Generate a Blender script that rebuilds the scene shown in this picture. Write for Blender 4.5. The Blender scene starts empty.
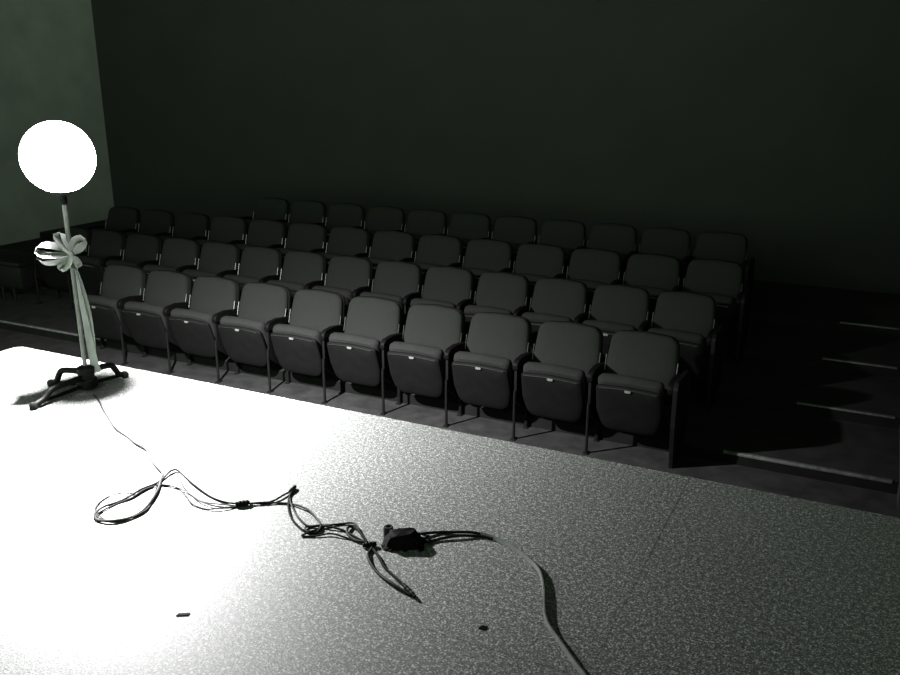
import bpy, bmesh, math, random
from mathutils import Vector, Matrix, noise
random.seed(7)
sc = bpy.context.scene
COL = sc.collection

# ------------------------------------------------------------------ tags
def tag(o, label=None, cat=None, group=None, kind=None):
    if label: o['label'] = label
    if cat: o['category'] = cat
    if group: o['group'] = group
    if kind: o['kind'] = kind
    return o

def empty(name, loc=(0, 0, 0), rz=0.0):
    o = bpy.data.objects.new(name, None)
    o.empty_display_size = 0.1
    COL.objects.link(o)
    o.location = loc
    o.rotation_euler = (0, 0, rz)
    return o

def link(name, bm, mat, parent=None, smooth=True, loc=None):
    bmesh.ops.remove_doubles(bm, verts=bm.verts, dist=1e-6)
    bmesh.ops.recalc_face_normals(bm, faces=bm.faces)
    me = bpy.data.meshes.new(name)
    bm.to_mesh(me); bm.free()
    if smooth:
        me.polygons.foreach_set('use_smooth', [True] * len(me.polygons))
        me.set_sharp_from_angle(angle=math.radians(40))
    me.materials.append(mat)
    o = bpy.data.objects.new(name, me)
    COL.objects.link(o)
    if parent: o.parent = parent
    if loc: o.location = loc
    return o

def copy_tree(o, parent=None):
    c = o.copy()
    COL.objects.link(c)
    c.parent = parent
    for ch in list(o.children):
        copy_tree(ch, c)
    return c

# ------------------------------------------------------------------ materials
def new_mat(name):
    m = bpy.data.materials.new(name)
    m.use_nodes = True
    nt = m.node_tree
    return m, nt, nt.nodes['Principled BSDF']

def N(nt, t, **kw):
    n = nt.nodes.new(t)
    for k, v in kw.items():
        setattr(n, k, v)
    return n

def coords(nt, scale=(1, 1, 1)):
    tc = N(nt, 'ShaderNodeTexCoord')
    mp = N(nt, 'ShaderNodeMapping')
    mp.inputs['Scale'].default_value = scale
    nt.links.new(tc.outputs['Object'], mp.inputs['Vector'])
    return mp.outputs['Vector']

def ramp(nt, fac, stops):
    r = N(nt, 'ShaderNodeValToRGB')
    el = r.color_ramp.elements
    el[0].position, el[0].color = stops[0][0], (*stops[0][1], 1)
    el[1].position, el[1].color = stops[-1][0], (*stops[-1][1], 1)
    for p, c in stops[1:-1]:
        e = el.new(p); e.color = (*c, 1)
    nt.links.new(fac, r.inputs['Fac'])
    return r.outputs['Color']

def g(v, t=1.0):            # a grey, a touch of green like the print
    return (v * .97, v * 1.0, v * .97)

def mottled(name, lo, hi, scale, rough, bump=0.0, spec=0.5, metal=0.0, dist=0.002, detail=4.0, sheen=0.0, bscale=None):
    m, nt, p = new_mat(name)
    v = coords(nt)
    n = N(nt, 'ShaderNodeTexNoise'); n.inputs['Scale'].default_value = scale
    n.inputs['Detail'].default_value = detail
    nt.links.new(v, n.inputs['Vector'])
    c = ramp(nt, n.outputs['Fac'], [(.3, g(lo)), (.7, g(hi))])
    nt.links.new(c, p.inputs['Base Color'])
    p.inputs['Roughness'].default_value = rough
    p.inputs['Metallic'].default_value = metal
    p.inputs['Specular IOR Level'].default_value = spec
    if sheen: p.inputs['Sheen Weight'].default_value = sheen
    if bump:
        n2 = N(nt, 'ShaderNodeTexNoise'); n2.inputs['Scale'].default_value = bscale or scale * 2
        nt.links.new(v, n2.inputs['Vector'])
        b = N(nt, 'ShaderNodeBump'); b.inputs['Strength'].default_value = bump
        b.inputs['Distance'].default_value = dist
        nt.links.new(n2.outputs['Fac'], b.inputs['Height'])
        nt.links.new(b.outputs['Normal'], p.inputs['Normal'])
    return m

def stage_paint():
    m, nt, p = new_mat('speckled_stage_paint')
    v = coords(nt)
    # fine pale speckle over a grey coat
    n1 = N(nt, 'ShaderNodeTexNoise'); n1.inputs['Scale'].default_value = 150; n1.inputs['Detail'].default_value = 3
    n1.inputs['Roughness'].default_value = .7
    n2 = N(nt, 'ShaderNodeTexNoise'); n2.inputs['Scale'].default_value = 62; n2.inputs['Detail'].default_value = 3
    n3 = N(nt, 'ShaderNodeTexNoise'); n3.inputs['Scale'].default_value = 1.1; n3.inputs['Detail'].default_value = 3
    for n in (n1, n2, n3): nt.links.new(v, n.inputs['Vector'])
    a = N(nt, 'ShaderNodeMath', operation='MULTIPLY_ADD')
    nt.links.new(n1.outputs['Fac'], a.inputs[0]); a.inputs[1].default_value = .72
    b = N(nt, 'ShaderNodeMath', operation='MULTIPLY')
    nt.links.new(n2.outputs['Fac'], b.inputs[0]); b.inputs[1].default_value = .28
    nt.links.new(b.outputs[0], a.inputs[2])
    base = ramp(nt, a.outputs[0], [(.40, g(STAGE_LO)), (.52, g(STAGE_MID)), (.61, g(STAGE_HI))])
    # scuffs
    sm = ramp(nt, n3.outputs['Fac'], [(.3, (.86, .86, .86)), (.7, (1.06, 1.06, 1.06))])
    mx = N(nt, 'ShaderNodeMix', data_type='RGBA', blend_type='MULTIPLY'); mx.inputs[0].default_value = 1
    nt.links.new(base, mx.inputs[6]); nt.links.new(sm, mx.inputs[7])
    # joints between the boards that make the stage floor: a grid of thin dark lines
    sp = N(nt, 'ShaderNodeSeparateXYZ'); nt.links.new(v, sp.inputs[0])
    def line(sock, off, pitch):
        s = N(nt, 'ShaderNodeMath', operation='SUBTRACT'); nt.links.new(sock, s.inputs[0]); s.inputs[1].default_value = off
        q = N(nt, 'ShaderNodeMath', operation='PINGPONG'); nt.links.new(s.outputs[0], q.inputs[0]); q.inputs[1].default_value = pitch / 2
        l = N(nt, 'ShaderNodeMath', operation='LESS_THAN'); nt.links.new(q.outputs[0], l.inputs[0]); l.inputs[1].default_value = .0035
        return l.outputs[0]
    lx = line(sp.outputs['X'], -.575, 2.44); ly = line(sp.outputs['Y'], 2.035, 3.66)
    mxm = N(nt, 'ShaderNodeMath', operation='MAXIMUM'); nt.links.new(lx, mxm.inputs[0]); nt.links.new(ly, mxm.inputs[1])
    mk = N(nt, 'ShaderNodeMath', operation='MULTIPLY'); nt.links.new(mxm.outputs[0], mk.inputs[0]); mk.inputs[1].default_value = .45
    mx2 = N(nt, 'ShaderNodeMix', data_type='RGBA'); nt.links.new(mk.outputs[0], mx2.inputs[0])
    nt.links.new(mx.outputs[2], mx2.inputs[6]); mx2.inputs[7].default_value = (.008, .008, .008, 1)
    nt.links.new(mx2.outputs[2], p.inputs['Base Color'])
    p.inputs['Roughness'].default_value = STAGE_ROUGH
    p.inputs['Specular IOR Level'].default_value = STAGE_SPEC
    bp = N(nt, 'ShaderNodeBump'); bp.inputs['Strength'].default_value = STAGE_BUMP; bp.inputs['Distance'].default_value = .004
    nt.links.new(a.outputs[0], bp.inputs['Height']); nt.links.new(bp.outputs['Normal'], p.inputs['Normal'])
    return m

def fabric(name, lo, hi):
    m, nt, p = new_mat(name)
    v = coords(nt)
    w1 = N(nt, 'ShaderNodeTexWave', wave_type='BANDS', bands_direction='X'); w1.inputs['Scale'].default_value = 70
    w2 = N(nt, 'ShaderNodeTexWave', wave_type='BANDS', bands_direction='Z'); w2.inputs['Scale'].default_value = 70
    n = N(nt, 'ShaderNodeTexNoise'); n.inputs['Scale'].default_value = 160; n.inputs['Detail'].default_value = 3
    for q in (w1, w2, n): nt.links.new(v, q.inputs['Vector'])
    a = N(nt, 'ShaderNodeMath', operation='MULTIPLY'); nt.links.new(w1.outputs['Fac'], a.inputs[0]); nt.links.new(w2.outputs['Fac'], a.inputs[1])
    b = N(nt, 'ShaderNodeMath', operation='MULTIPLY_ADD'); nt.links.new(a.outputs[0], b.inputs[0]); b.inputs[1].default_value = .3
    nt.links.new(n.outputs['Fac'], b.inputs[2])
    c = ramp(nt, b.outputs[0], [(.35, g(lo)), (.85, g(hi))])
    nt.links.new(c, p.inputs['Base Color'])
    p.inputs['Roughness'].default_value = .95
    p.inputs['Specular IOR Level'].default_value = .1
    bp = N(nt, 'ShaderNodeBump'); bp.inputs['Strength'].default_value = .25; bp.inputs['Distance'].default_value = .002
    nt.links.new(b.outputs[0], bp.inputs['Height']); nt.links.new(bp.outputs['Normal'], p.inputs['Normal'])
    return m

STAGE_LO, STAGE_MID, STAGE_HI = .018, .052, .24
STAGE_ROUGH, STAGE_SPEC, STAGE_BUMP = .6, .3, .5
GLOW = 40.0
LAMP_W = 15500.0
WORLD = .05
SEAT_FILL = 5.0

M = {}
M['stage'] = stage_paint()
M['stage_side'] = mottled('black_stage_facing', .006, .012, 6, .5, .2)
M['carpet'] = mottled('dark_grey_carpet', .0055, .013, 9, .95, .6, spec=.1, dist=.004, bscale=220)
M['terrace'] = mottled('terrace_carpet', .005, .0105, 7, .95, .6, spec=.1, dist=.004, bscale=220)
M['riser'] = mottled('black_riser_board', .0015, .003, 8, .6, .1, spec=.08)
M['nosing'] = mottled('worn_metal_nosing', .035, .075, 30, .5, .15, metal=.3)
M['wall_grey'] = mottled('grey_painted_wall', .085, .115, 2.5, .8, .15, bscale=60)
M['wall_black'] = mottled('black_painted_wall', .0045, .0065, 2.0, .85, .2, spec=.25, bscale=40)
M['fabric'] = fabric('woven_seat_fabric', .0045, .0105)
M['fabric_darkened'] = fabric('darkened_seat_fabric', .003, .005)  # same weave darkened to give the lamp-end seats their unlit look
M['shell'] = mottled('black_seat_shell', .0012, .002, 12, .75, .08, spec=.06)
M['iron'] = mottled('black_cast_iron', .0012, .0024, 30, .55, .25, spec=.08, bscale=90)
M['armwood'] = mottled('black_lacquered_armrest', .0008, .0014, 18, .6, .05, spec=.05)
M['chrome'] = mottled('bright_metal', .16, .24, 40, .3, .05, metal=1.0)
M['hinge'] = mottled('dull_hinge_metal', .05, .08, 40, .42, .05, metal=1.0)
M['plate'] = mottled('pale_metal_plate', .11, .15, 60, .35, .05, metal=.5)
M['pole'] = mottled('grey_metal_pole', .045, .08, 25, .5, .1)
M['ribbon'] = mottled('white_satin_ribbon', .13, .17, 12, .5, .08)
M['cord_grey'] = mottled('grey_cord_rubber', .004, .010, 60, .6, .1, spec=.1)
M['cord_black'] = mottled('black_cord_rubber', .001, .002, 50, .6, .15, spec=.03)
M['tape'] = mottled('black_cloth_tape', .0005, .0012, 40, .7, .5, spec=.02, dist=.003)
M['flat'] = mottled('grey_flat_cable', .05, .07, 40, .6, .1, spec=.2)
M['bench'] = mottled('black_bench_paint', .0012, .0022, 10, .6, .1, spec=.1)
M['rubber'] = mottled('black_rubber', .002, .004, 30, .7, .1, spec=.1)
def bulb_mat():
    # bulb and its overexposed glare as one shell that lets the inner light through
    m, nt, p = new_mat('bulb_glare_shell')
    v = coords(nt)
    n = N(nt, 'ShaderNodeTexNoise'); n.inputs['Scale'].default_value = 4
    nt.links.new(v, n.inputs['Vector'])
    c = ramp(nt, n.outputs['Fac'], [(0, (.97, 1, .97)), (1, (1, 1, 1))])
    em = N(nt, 'ShaderNodeEmission'); em.inputs['Strength'].default_value = GLOW
    nt.links.new(c, em.inputs['Color'])
    tr = N(nt, 'ShaderNodeBsdfTransparent')
    mx = N(nt, 'ShaderNodeMixShader'); mx.inputs[0].default_value = .6
    nt.links.new(tr.outputs[0], mx.inputs[1]); nt.links.new(em.outputs[0], mx.inputs[2])
    nt.links.new(mx.outputs[0], nt.nodes['Material Output'].inputs['Surface'])
    return m
M['bulb'] = bulb_mat()

# ------------------------------------------------------------------ mesh helpers
def add_box(bm, x0, x1, y0, y1, z0, z1, bevel=0.0, seg=2):
    vs = [bm.verts.new((x, y, z)) for x in (x0, x1) for y in (y0, y1) for z in (z0, z1)]
    idx = [(0, 1, 3, 2), (4, 6, 7, 5), (0, 4, 5, 1), (2, 3, 7, 6), (0, 2, 6, 4), (1, 5, 7, 3)]
    fs = [bm.faces.new([vs[i] for i in f]) for f in idx]
    if bevel:
        es = list({e for f in fs for e in f.edges})
        bmesh.ops.bevel(bm, geom=es, offset=bevel, segments=seg, affect='EDGES', profile=.5)
    return bm

def box(*a, **k):
    return add_box(bmesh.new(), *a, **k)

def add_prism(bm, pts, axis, a0, a1, bevel=0.0, seg=2):
    """polygon of 2-D points swept along x ('x': pts are (y,z)), or z ('z': pts are (x,y))"""
    def mk(p, a):
        return (a, p[0], p[1]) if axis == 'x' else (p[0], p[1], a)
    A = [bm.verts.new(mk(p, a0)) for p in pts]
    B = [bm.verts.new(mk(p, a1)) for p in pts]
    fs = [bm.faces.new(A[::-1]), bm.faces.new(B)]
    n = len(pts)
    for i in range(n):
        fs.append(bm.faces.new((A[i], A[(i + 1) % n], B[(i + 1) % n], B[i])))
    if bevel:
        es = list({e for f in fs[:2] for e in f.edges})
        bmesh.ops.bevel(bm, geom=es, offset=bevel, segments=seg, affect='EDGES', profile=.5)
    return bm

def smooth_path(P, k=6, closed=False):
    P = [Vector(p) for p in P]
    n = len(P); out = []
    for i in range(n - 1):
        p0 = P[max(i - 1, 0)]; p1 = P[i]; p2 = P[i + 1]; p3 = P[min(i + 2, n - 1)]
        for j in range(k):
            t = j / k
            out.append(.5 * ((2 * p1) + (p2 - p0) * t + (2 * p0 - 5 * p1 + 4 * p2 - p3) * t * t + (3 * p1 - p0 - 3 * p2 + p3) * t ** 3))
    out.append(P[-1])
    return out

def frames(P):
    T = []
    for i in range(len(P)):
        d = P[min(i + 1, len(P) - 1)] - P[max(i - 1, 0)]
        if d.length < 1e-9: d = Vector((1, 0, 0))
        T.append(d.normalized())
    up = Vector((0, 0, 1))
    if abs(T[0].dot(up)) > .9: up = Vector((0, 1, 0))
    n = (up - T[0] * up.dot(T[0])).normalized()
    out = []
    for t in T:
        n = (n - t * n.dot(t))
        n = n.normalized() if n.length > 1e-6 else t.orthogonal().normalized()
        out.append((t, n, t.cross(n)))
    return out

def add_tube(bm, P, r, seg=8, cap=True):
    P = [Vector(p) for p in P]
    F = frames(P); rings = []
    for i, (p, (t, n, b)) in enumerate(zip(P, F)):
        rr = r[i] if isinstance(r, (list, tuple)) else r
        rings.append([bm.verts.new(p + (n * math.cos(2 * math.pi * k / seg) + b * math.sin(2 * math.pi * k / seg)) * rr) for k in range(seg)])
    for A, B in zip(rings, rings[1:]):
        for k in range(seg):
            bm.faces.new((A[k], A[(k + 1) % seg], B[(k + 1) % seg], B[k]))
    if cap:
        bm.faces.new(rings[0][::-1]); bm.faces.new(rings[-1])
    return bm

def tube(P, r, seg=8):
    return add_tube(bmesh.new(), P, r, seg)

def add_lathe(bm, prof, seg=28, c=(0, 0, 0)):
    rings = []
    for r, z in prof:
        rings.append([bm.verts.new((c[0] + r * math.cos(2 * math.pi * k / seg), c[1] + r * math.sin(2 * math.pi * k / seg), c[2] + z)) for k in range(seg)])
    for A, B in zip(rings, rings[1:]):
        for k in range(seg):
            bm.faces.new((A[k], A[(k + 1) % seg], B[(k + 1) % seg], B[k]))
    bm.faces.new(rings[0][::-1]); bm.faces.new(rings[-1])
    return bm

def pad(outline, t, bulge, M4, back_bulge=0.0, edge=.5):
    """a cushion: outline in (u,v); thickness t along w; front (w>0) and back bulge; M4 maps (u,v,w) into place"""
    bm = bmesh.new()
    cu = sum(p[0] for p in outline) / len(outline); cv = sum(p[1] for p in outline) / len(outline)
    n = len(outline)
    hw = max(abs(p[0] - cu) for p in outline)
    def ring(inset, w):
        s = 1 - inset / hw
        return [bm.verts.new(M4 @ Vector((cu + (p[0] - cu) * s, cv + (p[1] - cv) * s, w))) for p in outline]
    e = t * edge
    spec = [(hw * .55, -back_bulge), (hw * .25, -back_bulge * .7), (e * .5, 0.0 - 0), (e * .12, e * .25), (0, e * .8), (0, t - e * .8), (e * .15, t - e * .3), (e * .55, t),
            (hw * .18, t + bulge * .45), (hw * .4, t + bulge * .8), (hw * .7, t + bulge)]
    R = [ring(*s) for s in spec]
    for A, B in zip(R, R[1:]):
        for i in range(n):
            bm.faces.new((A[i], A[(i + 1) % n], B[(i + 1) % n], B[i]))
    bm.faces.new(R[0][::-1]); bm.faces.new(R[-1])
    return bm

def rounded(pts, rad, seg=5):
    """round the corners of a polygon; rad per corner"""
    out = []; n = len(pts)
    for i in range(n):
        p = Vector(pts[i]); a = Vector(pts[i - 1]); b = Vector(pts[(i + 1) % n])
        r = rad[i]
        if r <= 0: out.append(tuple(p)); continue
        da = (a - p).normalized(); db = (b - p).normalized()
        ang = da.angle(db); d = min(r / math.tan(ang / 2), (a - p).length * .49, (b - p).length * .49)
        p1 = p + da * d; p2 = p + db * d
        for k in range(seg + 1):
            t = k / seg
            q = p1 * (1 - t) ** 2 + p * 2 * t * (1 - t) + p2 * t * t
            out.append(tuple(q))
    return out

# ------------------------------------------------------------------ places (metres; x along the rows, y from the stage to the house, z=0 stage level)
S = .825            # stage height above the house floor
STEP = .08          # rise of each terrace
EDGE = 3.466        # front edge of the stage
ROW_Y = [5.60, 6.52, 7.44, 8.36]
TER_Y = [5.53, 6.45, 7.375, 8.285]
WR = .32            # wall closing the aisle
WL = -10.5
WB = 9.65

# ------------------------------------------------------------------ setting
bm = bmesh.new()
stage_pts = rounded([(-4.80, -1.5), (7.0, -1.5), (7.0, EDGE), (-4.735, EDGE)], [0, 0, 0, .06], 6)
add_prism(bm, stage_pts, 'z', -.06, 0.0)
stage_o = link('floor_stage', bm, M['stage'], smooth=False); tag(stage_o, kind='structure')
bm = bmesh.new()
add_prism(bm, [(-4.76, -1.46), (6.96, -1.46), (6.96, EDGE - .04), (-4.70, EDGE - .04)], 'z', -S, -.06)
tag(link('wall_stage_facing', bm, M['stage_side'], smooth=False), kind='structure')
tag(link('floor', box(-14, 9, -4, 12, -S - .1, -S), M['carpet'], smooth=False), kind='structure')
for k in range(4):
    y1 = WB
    z1 = -S + STEP * (k + 1)
    z0 = -S + STEP * k
    bm = box(WL, WR, TER_Y[k], y1, z0, z1)
    tag(link('floor_terrace', bm, M['terrace'], smooth=False), kind='structure')
    bm = box(WL, WR, TER_Y[k] - .012, TER_Y[k], z0, z1 - .004)
    tag(link('trim_riser', bm, M['riser'], smooth=False), kind='structure')
    # pale metal nosing on the aisle steps
    bm = box((-.72, -.36, -.26, -.19)[k], WR - .035, TER_Y[k] - .018, TER_Y[k] + .014, z1 - (.016 if k == 0 else .009), z1 + .004, bevel=.003)
    nz = link('trim_step_nosing', bm, M['nosing']); tag(nz, kind='structure')
tag(link('trim_platform_edge', box(WL, -6.3, TER_Y[0] - .016, TER_Y[0] + .012, -S + STEP - .012, -S + STEP + .004, bevel=.003), M['nosing']), kind='structure')
tag(link('wall_left', box(WL - .15, WL, 2.0, WB, -S, 4.0), M['wall_grey'], smooth=False), kind='structure')
tag(link('wall_back', box(WL - .15, WR + .15, WB, WB + .15, -S, 4.0), M['wall_black'], smooth=False), kind='structure')
tag(link('wall_right', box(WR, WR + .15, 5.3, WB, -S, 4.0), M['wall_black'], smooth=False), kind='structure')

# ------------------------------------------------------------------ the theatre seat
W = .529
def seat_matrix(f, z, lean):
    """plane whose u is x, v runs up, w faces the stage (-y); lean tips the top back"""
    v = Vector((0, math.sin(lean), math.cos(lean)))
    w = Vector((0, -math.cos(lean), math.sin(lean)))
    m = Matrix(((1, v.x, w.x, 0), (0, v.y, w.y, -f), (0, v.z, w.z, z), (0, 0, 0, 1)))
    return m

def make_seat(fab, name='theatre_seat'):
    root = empty(name)
    # backrest: lean 16 degrees, lower end 0.12 forward
    lean = math.atan2(.115, .40)
    Mb = seat_matrix(.125, .375, lean)
    L = .425
    out = rounded([(-.242, 0), (.242, 0), (.241, .2), (.223, L), (0, L + .014), (-.223, L), (-.241, .2)], [.02, .02, .1, .085, .25, .085, .1], 6)
    outs = rounded([(-.244, -.03), (.244, -.03), (.244, .2), (.227, L + .008), (0, L + .024), (-.227, L + .008), (-.244, .2)], [.03, .03, .1, .09, .25, .09, .1], 6)
    sh = link('back_shell', pad(outs, .03, -.004, Mb @ Matrix.Translation((0, 0, -.075)), back_bulge=.025), M['shell'], root)
    link('back_cushion', pad(out, .05, .022, Mb @ Matrix.Translation((0, 0, -.05)), edge=.55), fab, sh)
    # seat pan, tipped up: bottom edge at f .27 z .17, lip at f .375 z .515
    a = math.atan2(.105, .345)
    Lp = .355
    v = Vector((0, -math.sin(a), math.cos(a))); w = Vector((0, -math.cos(a), -math.sin(a)))
    Mp = Matrix(((1, v.x, w.x, 0), (0, v.y, w.y, -.27), (0, v.z, w.z, .165), (0, 0, 0, 1)))
    po = rounded([(-.19, .0), (.19, .0), (.222, .16), (.216, Lp), (0, Lp + .012), (-.216, Lp), (-.222, .16)], [.11, .11, .12, .03, .3, .03, .12], 6)
    co = rounded([(-.17, .06), (.17, .06), (.215, .2), (.221, Lp + .040), (0, Lp + .052), (-.221, Lp + .040), (-.215, .2)], [.08, .08, .1, .045, .3, .045, .1], 6)
    pan = link('seat_pan', pad(po, .028, .012, Mp @ Matrix.Translation((0, 0, -.03)), edge=.6), M['shell'], root)
    link('seat_cushion', pad(co, .085, .0, Mp @ Matrix.Translation((0, 0, -.113)), back_bulge=.025, edge=.6), fab, pan)
    # bright strip under the lip and the little plate at its middle
    arc = [Mp @ Vector((x, Lp - .008 + .012 * (1 - (x / .2) ** 2), .006)) for x in [-.19 + .38 * i / 16 for i in range(17)]]
    link('trim_strip', tube(arc, .0035, 6), M['chrome'], pan)
    bm = bmesh.new()
    ov = rounded([(-.020, -.010), (.020, -.010), (.020, .010), (-.020, .010)], [.009] * 4, 4)
    Mo = Mp @ Matrix.Translation((0, Lp - .006, .004)) @ Matrix.Rotation(math.radians(-18), 4, 'X')
    A = [bm.verts.new(Mo @ Vector((x, y, 0))) for x, y in ov]; B = [bm.verts.new(Mo @ Vector((x, y, .007))) for x, y in ov]
    bm.faces.new(A[::-1]); bm.faces.new(B)
    for i in range(len(ov)): bm.faces.new((A[i], A[(i + 1) % len(ov)], B[(i + 1) % len(ov)], B[i]))
    link('number_plate', bm, M['plate'], pan)
    # hinge rods beside the back
    for s in (-1, 1):
        P = [Mb @ Vector((s * (.2425 - .0 * q), q, -.004)) for q in (.15, .18, .22, .26)]
        link('hinge_rod', tube(P, .003, 6), M['hinge'], root)
    return root

def add_side(root, s, end=False):
    """armrest, side plate and two legs on one side of a seat (s = +1 right as one looks from the stage)"""
    x = s * W / 2
    prof = rounded([(-.03, .555), (-.03, .515), (-.31, .515), (-.345, .50), (-.35, .555), (-.31, .578), (-.20, .582)], [.01, .01, .02, .02, .03, .05, .05], 5)
    bm = add_prism(bmesh.new(), prof, 'x', x - .0185, x + .0185, bevel=.008, seg=3)
    link('armrest', bm, M['armwood'], root)
    if end: return
    prof = rounded([(-.07, .53), (-.10, .20), (-.16, .16), (-.335, .28), (-.335, .52)], [.02, .04, .04, .05, .02], 4)
    link('side_plate', add_prism(bmesh.new(), prof, 'x', x - .009, x + .009, bevel=.003), M['iron'], root)
    bm = bmesh.new()
    add_tube(bm, [(x, -.345, .0), (x, -.345, .30), (x, -.34, .36)], .0105, 8)
    add_box(bm, x - .018, x + .018, -.375, -.315, 0, .008, bevel=.002)
    link('leg', bm, M['iron'], root)
    bm = bmesh.new()
    add_tube(bm, [(x, -.105, .0), (x, -.105, .22)], .014, 8)
    add_box(bm, x - .018, x + .018, -.135, -.075, 0, .008, bevel=.002)
    link('leg', bm, M['iron'], root)

def add_end_panel(root, s):
    x = s * (W / 2 + .036)
    prof = rounded([(.06, .0), (.06, .52), (-.03, .585), (-.33, .60), (-.37, .56), (-.37, .30), (-.33, .0)], [0, .05, .05, .04, .04, .08, 0], 5)
    link('end_panel', add_prism(bmesh.new(), prof, 'x', x - .014, x + .014, bevel=.004), M['iron'], root)

protos = {}
def get_seat(kind, sides, end):
    key = (kind, sides, end)
    if key not in protos:
        r = make_seat(M['fabric'] if kind == 'grey' else M['fabric_darkened'])
        for s in sides: add_side(r, s, s == end)
        if end: add_end_panel(r, end)
        protos[key] = r
        return r
    return copy_tree(protos[key])

ORD = ['', 'first', 'second', 'third', 'fourth', 'fifth', 'sixth', 'seventh', 'eighth', 'ninth', 'tenth', 'eleventh', 'twelfth', 'thirteenth', 'fourteenth']
def put(kind, sides, end, x, row, zf, sx, label, group):
    r = get_seat(kind, sides, end)
    r.location = (x, ROW_Y[row], zf)
    r.scale = (sx, 1, 1)
    tag(r, label, 'seat', group)

# front row: ten grey seats on the house floor
for i in range(10):
    x = -6.067 + i * W
    if i == 0: lab = 'grey tip-up seat at the lamp end of the front row, just right of the pole'
    elif i == 9: lab = 'dim grey tip-up seat ending the front row by the dark aisle steps'
    else: lab = '%s grey tip-up seat from the lamp end of the front row' % ORD[i + 1]
    put('grey', (-1, 1) if i == 0 else (1,), 1 if i == 9 else 0, x, 0, -S, 1.0, lab, 'front row of tip-up seats')
# second row: three dark seats at the lamp end, then eleven grey ones
p2 = .501
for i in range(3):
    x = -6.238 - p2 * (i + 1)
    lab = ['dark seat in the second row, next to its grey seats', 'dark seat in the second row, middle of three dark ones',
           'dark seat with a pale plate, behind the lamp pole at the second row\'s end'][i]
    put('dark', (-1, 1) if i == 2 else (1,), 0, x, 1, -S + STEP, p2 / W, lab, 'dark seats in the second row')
for i in range(11):
    x = -6.238 + p2 * i
    lab = '%s grey seat of the second row, counted from the dark seats by the lamp' % ORD[i + 1]
    put('grey', (1,), 1 if i == 10 else 0, x, 1, -S + STEP, p2 / W, lab, 'second row of tip-up seats')
p3 = .521
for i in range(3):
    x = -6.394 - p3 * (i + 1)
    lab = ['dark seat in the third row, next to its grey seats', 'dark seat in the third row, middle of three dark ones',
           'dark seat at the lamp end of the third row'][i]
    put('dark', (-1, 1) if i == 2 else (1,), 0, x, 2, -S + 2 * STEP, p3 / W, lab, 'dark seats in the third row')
for i in range(11):
    x = -6.394 + p3 * i
    lab = '%s shadowy grey seat of the third row, counted from the lamp end' % ORD[i + 1]
    put('grey', (1,), 1 if i == 10 else 0, x, 2, -S + 2 * STEP, p3 / W, lab, 'third row of tip-up seats')
for i in range(11):
    x = -6.5 + p3 * i
    lab = '%s barely visible seat of the rearmost row, counted from the lamp end' % ORD[i + 1]
    put('grey', (-1, 1) if i == 0 else (1,), 1 if i == 10 else 0, x, 3, -S + 3 * STEP, p3 / W, lab, 'rearmost row of tip-up seats')

# ------------------------------------------------------------------ black bench by the left wall
b = empty('bench', (-8.73, 6.28, -S + STEP))
tag(b, 'low black bench on thin legs at the far left, behind the lamp', 'bench')
link('bench_body', box(-.50, .62, -.20, .22, .155, .40, bevel=.02), M['bench'], b)
link('bench_top', box(-.53, .65, -.23, .25, .40, .455, bevel=.02), M['bench'], b)
for sx, sy in ((-.46, -.17), (.27, -.17), (.45, -.17), (-.46, .18), (.45, .18)):
    link('leg', tube([(sx, sy, 0), (sx, sy, .16)], .016, 8), M['iron'], b)

# ------------------------------------------------------------------ the lamp
LX, LY = -3.738, 3.113
lamp = empty('floor_lamp', (LX, LY, 0))
tag(lamp, 'floor lamp with bulb and glare built as one globe, thin pole and black three-legged base', 'lamp')
LH = 1.236; LR = .178
bm = bmesh.new()
add_lathe(bm, [(.0115, .05), (.0115, LH - LR - .055)], 16)
link('pole', bm, M['pole'], lamp)
bm = bmesh.new()
add_lathe(bm, [(.013, LH - LR - .06), (.018, LH - LR - .055), (.018, LH - LR - .02), (.024, LH - LR - .015), (.055, LH - LR - .006), (.056, LH - LR + .012), (.03, LH - LR + .016)], 20)
link('socket', bm, M['iron'], lamp)
bm = bmesh.new()
prof = [(LR * math.sin(math.pi * (k + .35) / 24.7), -LR * math.cos(math.pi * (k + .35) / 24.7)) for k in range(25)]
add_lathe(bm, prof, 40, (0, 0, LH))
bulb = link('bulb', bm, M['bulb'], lamp)
tag(bulb, 'glowing white globe standing in for the bulb and its glare')
bm = bmesh.new()
add_lathe(bm, [(.046, .006), (.054, .014), (.054, .055), (.042, .062), (.042, .085), (.046, .088), (.046, .118), (.036, .126), (.020, .130)], 24)
link('hub', bm, M['iron'], lamp)
for (dx, dy, za) in ((-.205, -.066, .094), (.054, .214, .094), (.0, -.345, .068)):
    d = Vector((dx, dy, 0)); R = d.length; d.normalize()
    def at(r, z): return d * r + Vector((0, 0, z))
    lg = link('leg', tube(smooth_path([at(.03, za), at(R * .40, za + .004), at(R * .66, za - .002), at(R * .76, za * .66), at(R * .84, .030), at(R, .018)], 5), .0165, 10), M['iron'], lamp)
    link('brace', tube([at(.035, .022), at(R * .90, .022)], .011, 8), M['iron'], lg)
    bm = bmesh.new()
    q = at(R, 0)
    add_lathe(bm, [(.016, 0), (.020, .004), (.020, .024), (.012, .036)], 14, q)
    link('rubber_foot', bm, M['rubber'], lg)

# ------------------------------------------------------------------ ribbon bow tied to the pole, tail hanging to the base
bow = empty('ribbon_bow', (LX, LY, .741))
tag(bow, 'white ribbon bow tied halfway up the lamp pole, its tail hanging down', 'ribbon')
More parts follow.
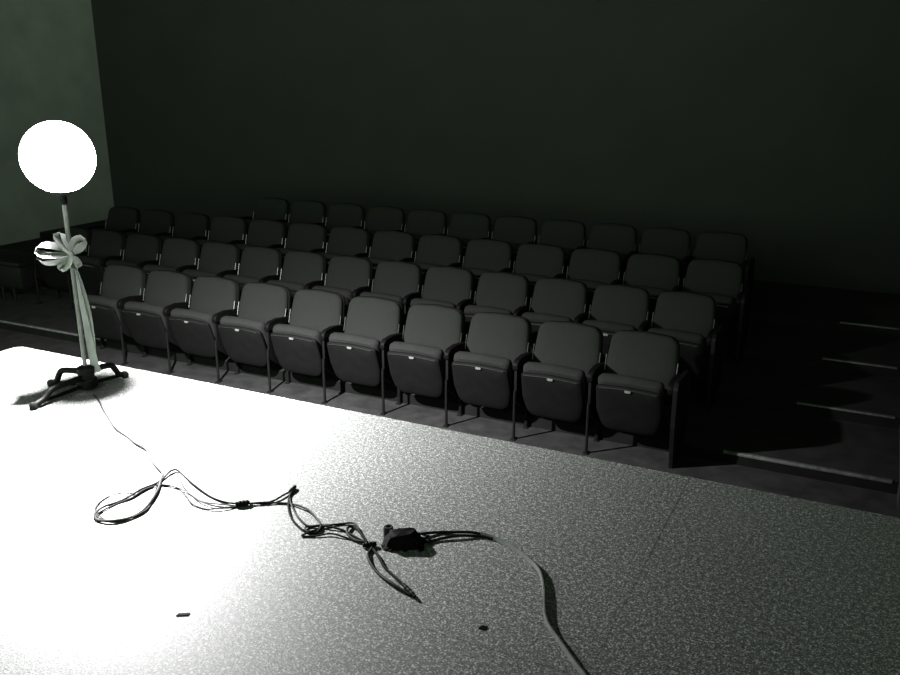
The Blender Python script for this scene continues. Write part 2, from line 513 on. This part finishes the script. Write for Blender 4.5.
# the bow's face looks along -bow_n (towards the stage's near right)
toC = Vector((-LX, -LY, .9)).normalized()
rgt = Vector((0, 0, 1)).cross(toC).normalized()
upv = toC.cross(rgt).normalized()
def ribbon(path, wid, mat_th=.0014):
    """path of (point, width direction) -> a thin two-sided band"""
    bm = bmesh.new(); A = []; B = []
    P = [p for p, _ in path]
    for i, (p, w) in enumerate(path):
        ww = wid[i] if isinstance(wid, list) else wid
        t = (P[min(i + 1, len(P) - 1)] - P[max(i - 1, 0)]).normalized()
        w = (w - t * w.dot(t)).normalized()
        nrm = t.cross(w).normalized() * mat_th / 2
        A.append([bm.verts.new(p + w * ww * k + nrm) for k in (-.5, -.2, .2, .5)])
        B.append([bm.verts.new(p + w * ww * k - nrm) for k in (-.5, -.2, .2, .5)])
    for i in range(len(P) - 1):
        for k in range(3):
            bm.faces.new((A[i][k], A[i][k + 1], A[i + 1][k + 1], A[i + 1][k]))
            bm.faces.new((B[i][k], B[i + 1][k], B[i + 1][k + 1], B[i][k + 1]))
        bm.faces.new((A[i][0], A[i + 1][0], B[i + 1][0], B[i][0]))
        bm.faces.new((A[i][3], B[i][3], B[i + 1][3], A[i + 1][3]))
    for i in (0, len(P) - 1):
        for k in range(3):
            bm.faces.new((A[i][k], A[i][k + 1], B[i][k + 1], B[i][k]))
    return bm
KN = toC * .03                       # knot, in front of the pole
def loop(ang, length, open_, wid, tilt, curl=0.0):
    d = rgt * math.cos(ang) + upv * math.sin(ang)
    s = -rgt * math.sin(ang) + upv * math.cos(ang)
    path = []; ws = []
    n = 18
    for i in range(n + 1):
        t = i / n
        th = 2 * math.pi * t
        along = (1 - math.cos(th)) / 2
        side = math.sin(th) * (.35 + .65 * along)
        p = KN + d * (length * along) + s * (open_ * side + curl * along ** 2) + toC * (.010 * math.sin(th))
        w = (toC * math.cos(tilt) + s * math.sin(tilt) + d * .2)
        path.append((p, w)); ws.append(wid * (.22 + .78 * min(1, along * 2.2)))
    return ribbon(path, ws)
for ang, ln, op, wd, tl, cu in ((104, .105, .020, .062, .75, .020), (52, .090, .024, .062, .8, -.006), (160, .150, .036, .066, .60, .016),
                               (197, .150, .030, .060, -.5, -.026), (236, .082, .018, .050, .8, -.004), (284, .078, .016, .050, -.8, .01)):
    link('loop', loop(math.radians(ang), ln, op, wd, tl, cu), M['ribbon'], bow)
bm = bmesh.new()
bmesh.ops.create_icosphere(bm, subdivisions=3, radius=.016, matrix=Matrix.Translation(KN))
for v in bm.verts: v.co += (v.co - KN) * .25 * noise.noise(v.co * 60)
link('knot', bm, M['ribbon'], bow)
bm = bmesh.new()
add_lathe(bm, [(.0118, -.012), (.0145, -.010), (.0145, .010), (.0118, .012)], 16)
add_box(bm, -.002, .002, -.002, .002, -.004, .004)
link('wrap', bm, M['ribbon'], bow)
def tail(pts, wid, face0, face1):
    P = smooth_path(pts, 6); n = len(P) - 1; path = []; ws = []
    for i, p in enumerate(P):
        t = i / n
        th = face0 + (face1 - face0) * min(1, t * 1.35)
        path.append((p, rgt * math.sin(th) + toC * math.cos(th))); ws.append(wid[0] + (wid[1] - wid[0]) * t)
    return ribbon(path, ws)
def bp(r, z, f): return rgt * r + toC * f * Vector((1, 1, 0)).length / 1.414 + Vector((0, 0, z))
link('tail', tail([bp(.0, -.01, .02), bp(.012, -.10, -.02), bp(.024, -.26, -.03), bp(.036, -.45, -.02), bp(.046, -.60, .0), bp(.052, -.655, .02)], (.022, .052), .15, 1.25), M['ribbon'], bow)
link('tail', tail([bp(-.004, -.01, .03), bp(.022, -.10, -.01), bp(.050, -.28, -.03), bp(.052, -.46, -.02), bp(.040, -.625, -.01)], (.020, .040), .1, 1.0), M['ribbon'], bow)

# ------------------------------------------------------------------ cords on the stage floor
def lift(pts, r, phase=0.0, amp=.0025):
    P = [Vector((p[0], p[1], 0)) for p in pts]
    P = smooth_path(P, 5)
    out = []
    for i, p in enumerate(P):
        z = r * 1.02 + amp * (1 + math.sin(i * .37 + phase))
        out.append(Vector((p.x, p.y, z)))
    return out

CORD = {
'main': [(-3.60, 3.03), (-3.519, 2.988), (-3.413, 2.916), (-3.306, 2.849), (-3.181, 2.77), (-3.109, 2.738), (-3.03, 2.711), (-2.936, 2.668), (-2.845, 2.639), (-2.774, 2.591), (-2.693, 2.539), (-2.63, 2.504), (-2.591, 2.48), (-2.557, 2.434), (-2.502, 2.36), (-2.449, 2.261), (-2.43, 2.189), (-2.435, 2.133), (-2.469, 2.091), (-2.52, 2.074), (-2.555, 2.083), (-2.577, 2.107), (-2.59, 2.164), (-2.576, 2.217), (-2.565, 2.27), (-2.568, 2.337), (-2.559, 2.402), (-2.566, 2.46), (-2.581, 2.517), (-2.564, 2.542), (-2.511, 2.52), (-2.428, 2.477), (-2.34, 2.44), (-2.255, 2.414), (-2.176, 2.405), (-2.123, 2.413), (-2.098, 2.426)],
'b': [(-2.584, 2.473), (-2.541, 2.411), (-2.477, 2.323), (-2.433, 2.223), (-2.434, 2.152), (-2.479, 2.095), (-2.541, 2.098), (-2.599, 2.123), (-2.637, 2.177), (-2.648, 2.234), (-2.621, 2.271), (-2.577, 2.298), (-2.563, 2.349), (-2.539, 2.392), (-2.508, 2.412), (-2.448, 2.416), (-2.368, 2.377), (-2.318, 2.345), (-2.286, 2.332), (-2.228, 2.329), (-2.19, 2.339), (-2.153, 2.366), (-2.117, 2.407), (-2.095, 2.422)],
'c': [(-2.574, 2.457), (-2.539, 2.392), (-2.437, 2.249), (-2.422, 2.171), (-2.451, 2.108), (-2.512, 2.087), (-2.561, 2.097), (-2.574, 2.144), (-2.569, 2.211), (-2.552, 2.267), (-2.556, 2.348), (-2.534, 2.404), (-2.49, 2.415), (-2.434, 2.413), (-2.366, 2.397), (-2.294, 2.375), (-2.228, 2.371), (-2.163, 2.389), (-2.12, 2.41), (-2.098, 2.426)],
'd': [(-2.566, 2.50), (-2.558, 2.529), (-2.499, 2.483), (-2.432, 2.434), (-2.372, 2.404), (-2.292, 2.367), (-2.217, 2.358), (-2.162, 2.376), (-2.117, 2.407), (-2.098, 2.426)],
}
EXT = {
'a': [(-2.092, 2.433), (-2.076, 2.445), (-2.052, 2.462), (-2.022, 2.505), (-2.014, 2.548), (-2.012, 2.592), (-2.018, 2.629), (-2.004, 2.616), (-2.0, 2.583), (-1.97, 2.526), (-1.919, 2.459), (-1.866, 2.406), (-1.81, 2.374), (-1.778, 2.361), (-1.749, 2.359), (-1.734, 2.382), (-1.743, 2.415)],
'b': [(-2.012, 2.61), (-2.001, 2.578), (-1.946, 2.51), (-1.875, 2.445), (-1.817, 2.409), (-1.781, 2.397), (-1.748, 2.409), (-1.72, 2.427), (-1.684, 2.462), (-1.648, 2.484), (-1.614, 2.471), (-1.562, 2.423), (-1.523, 2.394)],
'c': [(-2.094, 2.437), (-2.079, 2.447), (-2.052, 2.462), (-2.009, 2.488), (-1.96, 2.508), (-1.9, 2.505), (-1.841, 2.489), (-1.784, 2.455), (-1.744, 2.423), (-1.726, 2.391), (-1.727, 2.366), (-1.75, 2.354), (-1.773, 2.363), (-1.783, 2.384), (-1.768, 2.399), (-1.732, 2.413), (-1.685, 2.423), (-1.638, 2.426), (-1.597, 2.41), (-1.551, 2.392), (-1.519, 2.388), (-1.495, 2.404)],
'd': [(-1.732, 2.379), (-1.749, 2.346), (-1.761, 2.324), (-1.714, 2.347), (-1.674, 2.379), (-1.624, 2.384), (-1.59, 2.385), (-1.552, 2.38), (-1.514, 2.387), (-1.495, 2.398)],
'e': [(-1.517, 2.385), (-1.559, 2.384), (-1.605, 2.402), (-1.631, 2.429), (-1.635, 2.456), (-1.622, 2.463), (-1.594, 2.447), (-1.551, 2.412), (-1.505, 2.38), (-1.467, 2.352), (-1.434, 2.324), (-1.382, 2.277), (-1.344, 2.254), (-1.301, 2.227), (-1.26, 2.201), (-1.208, 2.169), (-1.254, 2.178), (-1.302, 2.194), (-1.35, 2.217), (-1.406, 2.251), (-1.449, 2.287), (-1.472, 2.320), (-1.478, 2.340), (-1.480, 2.362)],
}
cord = empty('lamp_cord', (-2.6, 2.47, 0))
tag(cord, 'thin grey lamp cord trailing from the lamp base into a wide loop of wires', 'cord')
def ch(o, par):          # keep world place under a parent that is not at the origin
    o.location = Vector(o.location) - Vector(par.location)
    return o
for k, (key, r) in enumerate((('main', .0052), ('b', .003), ('c', .003), ('d', .003))):
    ch(link('strand', tube(lift(CORD[key], r, k * 1.3), r, 7), M['cord_grey'], cord), cord)
# the cable tie that bunches the wires
def wrap(c, ang, length, rad, rings=4):
    bm = bmesh.new(); d = Vector((math.cos(ang), math.sin(ang), 0)); P = []; R = []
    n = rings * 4
    for i in range(n + 1):
        t = i / n - .5
        P.append(Vector(c) + d * length * t); R.append(rad * (1 + .16 * math.sin(i * math.pi / 2 + .6)) * (1 - .35 * abs(2 * t) ** 4))
    return add_tube(bm, P, R, 12)
ch(link('cord_tie', wrap((-2.112, 2.418, .012), .75, .055, .012), M['cord_black'], cord), cord)
ext = empty('extension_cord', (-1.8, 2.42, 0))
tag(ext, 'black cord twisted in small loops between the wide wire loop and the taped lump', 'cord')
for k, (key, r) in enumerate((('a', .0042), ('b', .004), ('c', .0042), ('d', .0035), ('e', .0052))):
    ch(link('strand', tube(lift(EXT[key], r, k * 1.9 + .5), r, 7), M['cord_black'], ext), ext)
ch(link('plug', wrap((-1.232, 2.184, .010), -.56, .085, .0075), M['cord_black'], ext), ext)
ch(link('cord_kink', wrap((-2.012, 2.612, .010), 1.7, .05, .008), M['cord_black'], ext), ext)
ch(link('tape_band', wrap((-1.50, 2.375, .010), .75, .05, .010), M['cord_black'], ext), ext)

# taped-up junction lump
box_o = empty('taped_junction', (-1.405, 2.455, 0))
tag(box_o, 'black taped junction lump on the stage where the cords meet', 'junction box')
bm = bmesh.new()
rx = Vector((.74, .67, 0)); ry = Vector((-.67, .74, 0))      # long side lies along the cords
out = rounded([(-.060, -.038), (.045, -.052), (.062, -.020), (.058, .034), (-.005, .030), (-.045, .044), (-.066, .010)], [.012, .008, .01, .012, .02, .014, .012], 4)
n = len(out); rings = []
for s, z in ((1.20, 0), (1.16, .006), (1.04, .018), (.95, .030), (.80, .041), (.55, .048), (.25, .050)):
    ring = []
    for (u, v) in out:
        p = rx * u * s + ry * v * s + Vector((0, 0, z))
        nn = noise.noise(p * 42) * .016
        p += ry * noise.noise(p * 36 + Vector((9, 4, 1))) * .014
        p += rx * nn + Vector((0, 0, noise.noise(p * 40 + Vector((3, 1, 2))) * .012 if z > .005 else 0))
        ring.append(bm.verts.new(p))
    rings.append(ring)
for A, B in zip(rings, rings[1:]):
    for i in range(n): bm.faces.new((A[i], A[(i + 1) % n], B[(i + 1) % n], B[i]))
bm.faces.new(rings[0][::-1]); bm.faces.new(rings[-1])
link('body', bm, M['tape'], box_o)
bm = bmesh.new()                                   # round socket with a hole on the far corner
c = rx * -.045 + ry * .045
add_lathe(bm, [(.017, .0), (.019, .010), (.019, .044), (.016, .050), (.010, .050), (.009, .034), (.004, .033)], 18, c)
link('socket', bm, M['rubber'], box_o)
for (u, v, ang, ln, wd) in ((.060, -.030, -.30, .055, .026), (.040, -.046, -1.15, .050, .034), (-.062, -.004, 3.3, .035, .018), (.062, .008, .15, .055, .020), (.0, -.05, -1.9, .030, .03), (-.05, -.035, -2.5, .030, .022), (.04, .035, 1.2, .022, .024)):
    P = []
    d = rx * math.cos(ang) + ry * math.sin(ang); s = -rx * math.sin(ang) + ry * math.cos(ang)
    for i in range(7):
        t = i / 6
        P.append((rx * u * .8 + ry * v * .8 + d * ln * t + Vector((0, 0, .030 * (1 - t) ** 1.5 + .004)), s))
    link('tape_flap', ribbon(P, [wd * (1 - .45 * i / 6) for i in range(7)], .002), M['tape'], box_o)

# cable running on towards the camera side
cab = empty('flat_cable', (-.9, 2.45, 0))
tag(cab, 'flat grey cable curving from the taped lump towards the front of the stage', 'cable')
A_ = [(-1.372, 2.520), (-1.343, 2.547), (-1.308, 2.577), (-1.246, 2.603), (-1.192, 2.62), (-1.153, 2.625), (-1.117, 2.615)]
B_ = [(-1.350, 2.466), (-1.323, 2.493), (-1.291, 2.529), (-1.248, 2.565), (-1.201, 2.596), (-1.154, 2.617), (-1.117, 2.615)]
ch(tag(link('strand', tube(lift(A_, .0055, 1), .0055, 8), M['cord_black'], cab), 'black strand'), cab)
ch(tag(link('strand', tube(lift(B_, .0055, 2), .0055, 8), M['cord_black'], cab), 'black strand'), cab)
F_ = [(-1.17, 2.622), (-1.121, 2.617), (-1.062, 2.599), (-.999, 2.569), (-.938, 2.529), (-.892, 2.488), (-.86, 2.439), (-.828, 2.37), (-.798, 2.292), (-.776, 2.243), (-.747, 2.2), (-.711, 2.163), (-.676, 2.127), (-.633, 2.082), (-.589, 2.04), (-.536, 1.992), (-.45, 1.93)]
P = smooth_path([Vector((x, y, 0)) for x, y in F_], 6)
path = []; n = len(P) - 1
for i, p in enumerate(P):
    t = i / n
    edge = math.exp(-((t - .52) / .20) ** 2)          # stands on edge in the middle of its run, lies flatter at the ends
    th = 1.38 + .17 * edge
    tan = (P[min(i + 1, n)] - P[max(i - 1, 0)]).normalized(); s = Vector((-tan.y, tan.x, 0))
    wv = s * math.cos(th) + Vector((0, 0, 1)) * math.sin(th)
    hw = .0085
    path.append((p + Vector((0, 0, .0015 + hw * abs(math.sin(th)) + .001)), wv))
ch(link('band', ribbon(path, .017, .0045), M['flat'], cab), cab)

# small scraps on the stage floor
for k, (x, y, lx, ly, a, lab) in enumerate(((-1.815, 1.759, .022, .007, .5, 'small dark sliver lying on the bright stage below the wire loop'),
                                          (-.934, 2.119, .012, .011, 0, 'small dark chip lying on the stage left of the flat cable'))):
    bm = bmesh.new()
    pts = rounded([(-lx, -ly), (lx * .8, -ly * .7), (lx, ly), (-lx * .6, ly * .8)], [.002] * 4, 2)
    add_prism(bm, pts, 'z', 0, .003)
    o = link('scrap', bm, M['tape'], loc=(x, y, 0), smooth=False)
    o.rotation_euler = (0, 0, a)
    tag(o, lab, 'scrap', 'scraps on the stage floor')

# ------------------------------------------------------------------ light and view
lt = bpy.data.lights.new('lamp_filament', 'SPOT')
lt.energy = LAMP_W
lt.spot_size = math.radians(164)
lt.spot_blend = 1.0
lt.shadow_soft_size = .035
lo = bpy.data.objects.new('lamp_filament', lt)
COL.objects.link(lo)
lo.parent = lamp
lo.location = (0, 0, LH)
w = bpy.data.worlds.new('dim_house')
sc.world = w
w.use_nodes = True
bg = w.node_tree.nodes['Background']
wn = w.node_tree
# very dim surroundings, plus added low fill on the stage side lifting the seats
gt = N(wn, 'ShaderNodeTexCoord'); sx_ = N(wn, 'ShaderNodeSeparateXYZ')
wn.links.new(gt.outputs['Generated'], sx_.inputs[0])
ny = N(wn, 'ShaderNodeMath', operation='MULTIPLY', use_clamp=True); wn.links.new(sx_.outputs['Y'], ny.inputs[0]); ny.inputs[1].default_value = -1.3
az = N(wn, 'ShaderNodeMath', operation='ABSOLUTE'); wn.links.new(sx_.outputs['Z'], az.inputs[0])
oz = N(wn, 'ShaderNodeMath', operation='MULTIPLY_ADD', use_clamp=True); wn.links.new(az.outputs[0], oz.inputs[0]); oz.inputs[1].default_value = -1.7; oz.inputs[2].default_value = 1.0
pr = N(wn, 'ShaderNodeMath', operation='MULTIPLY'); wn.links.new(ny.outputs[0], pr.inputs[0]); wn.links.new(oz.outputs[0], pr.inputs[1])
st = N(wn, 'ShaderNodeMath', operation='MULTIPLY_ADD'); wn.links.new(pr.outputs[0], st.inputs[0]); st.inputs[1].default_value = SEAT_FILL; st.inputs[2].default_value = WORLD
wn.links.new(st.outputs[0], bg.inputs['Strength'])
bg.inputs['Color'].default_value = (.74, 1.0, .70, 1)

cam = bpy.data.cameras.new('camera')
co = bpy.data.objects.new('camera', cam)
COL.objects.link(co)
co.location = (0, 0, 1.65)
pitch = math.radians(17.031); yaw = math.radians(26.313)
Fv = Vector((-math.sin(yaw) * math.cos(pitch), math.cos(yaw) * math.cos(pitch), -math.sin(pitch)))
co.rotation_euler = Fv.to_track_quat('-Z', 'Y').to_euler()
cam.sensor_width = 36.0
cam.lens = 870.0 / 900 * 36.0
cam.clip_end = 100
sc.camera = co
sc.view_settings.view_transform = 'Standard'
sc.view_settings.look = 'None'
sc.view_settings.gamma = 1.0
sc.view_settings.exposure = 0.0
sc.view_settings.use_curve_mapping = False
sc.cycles.use_denoising = True
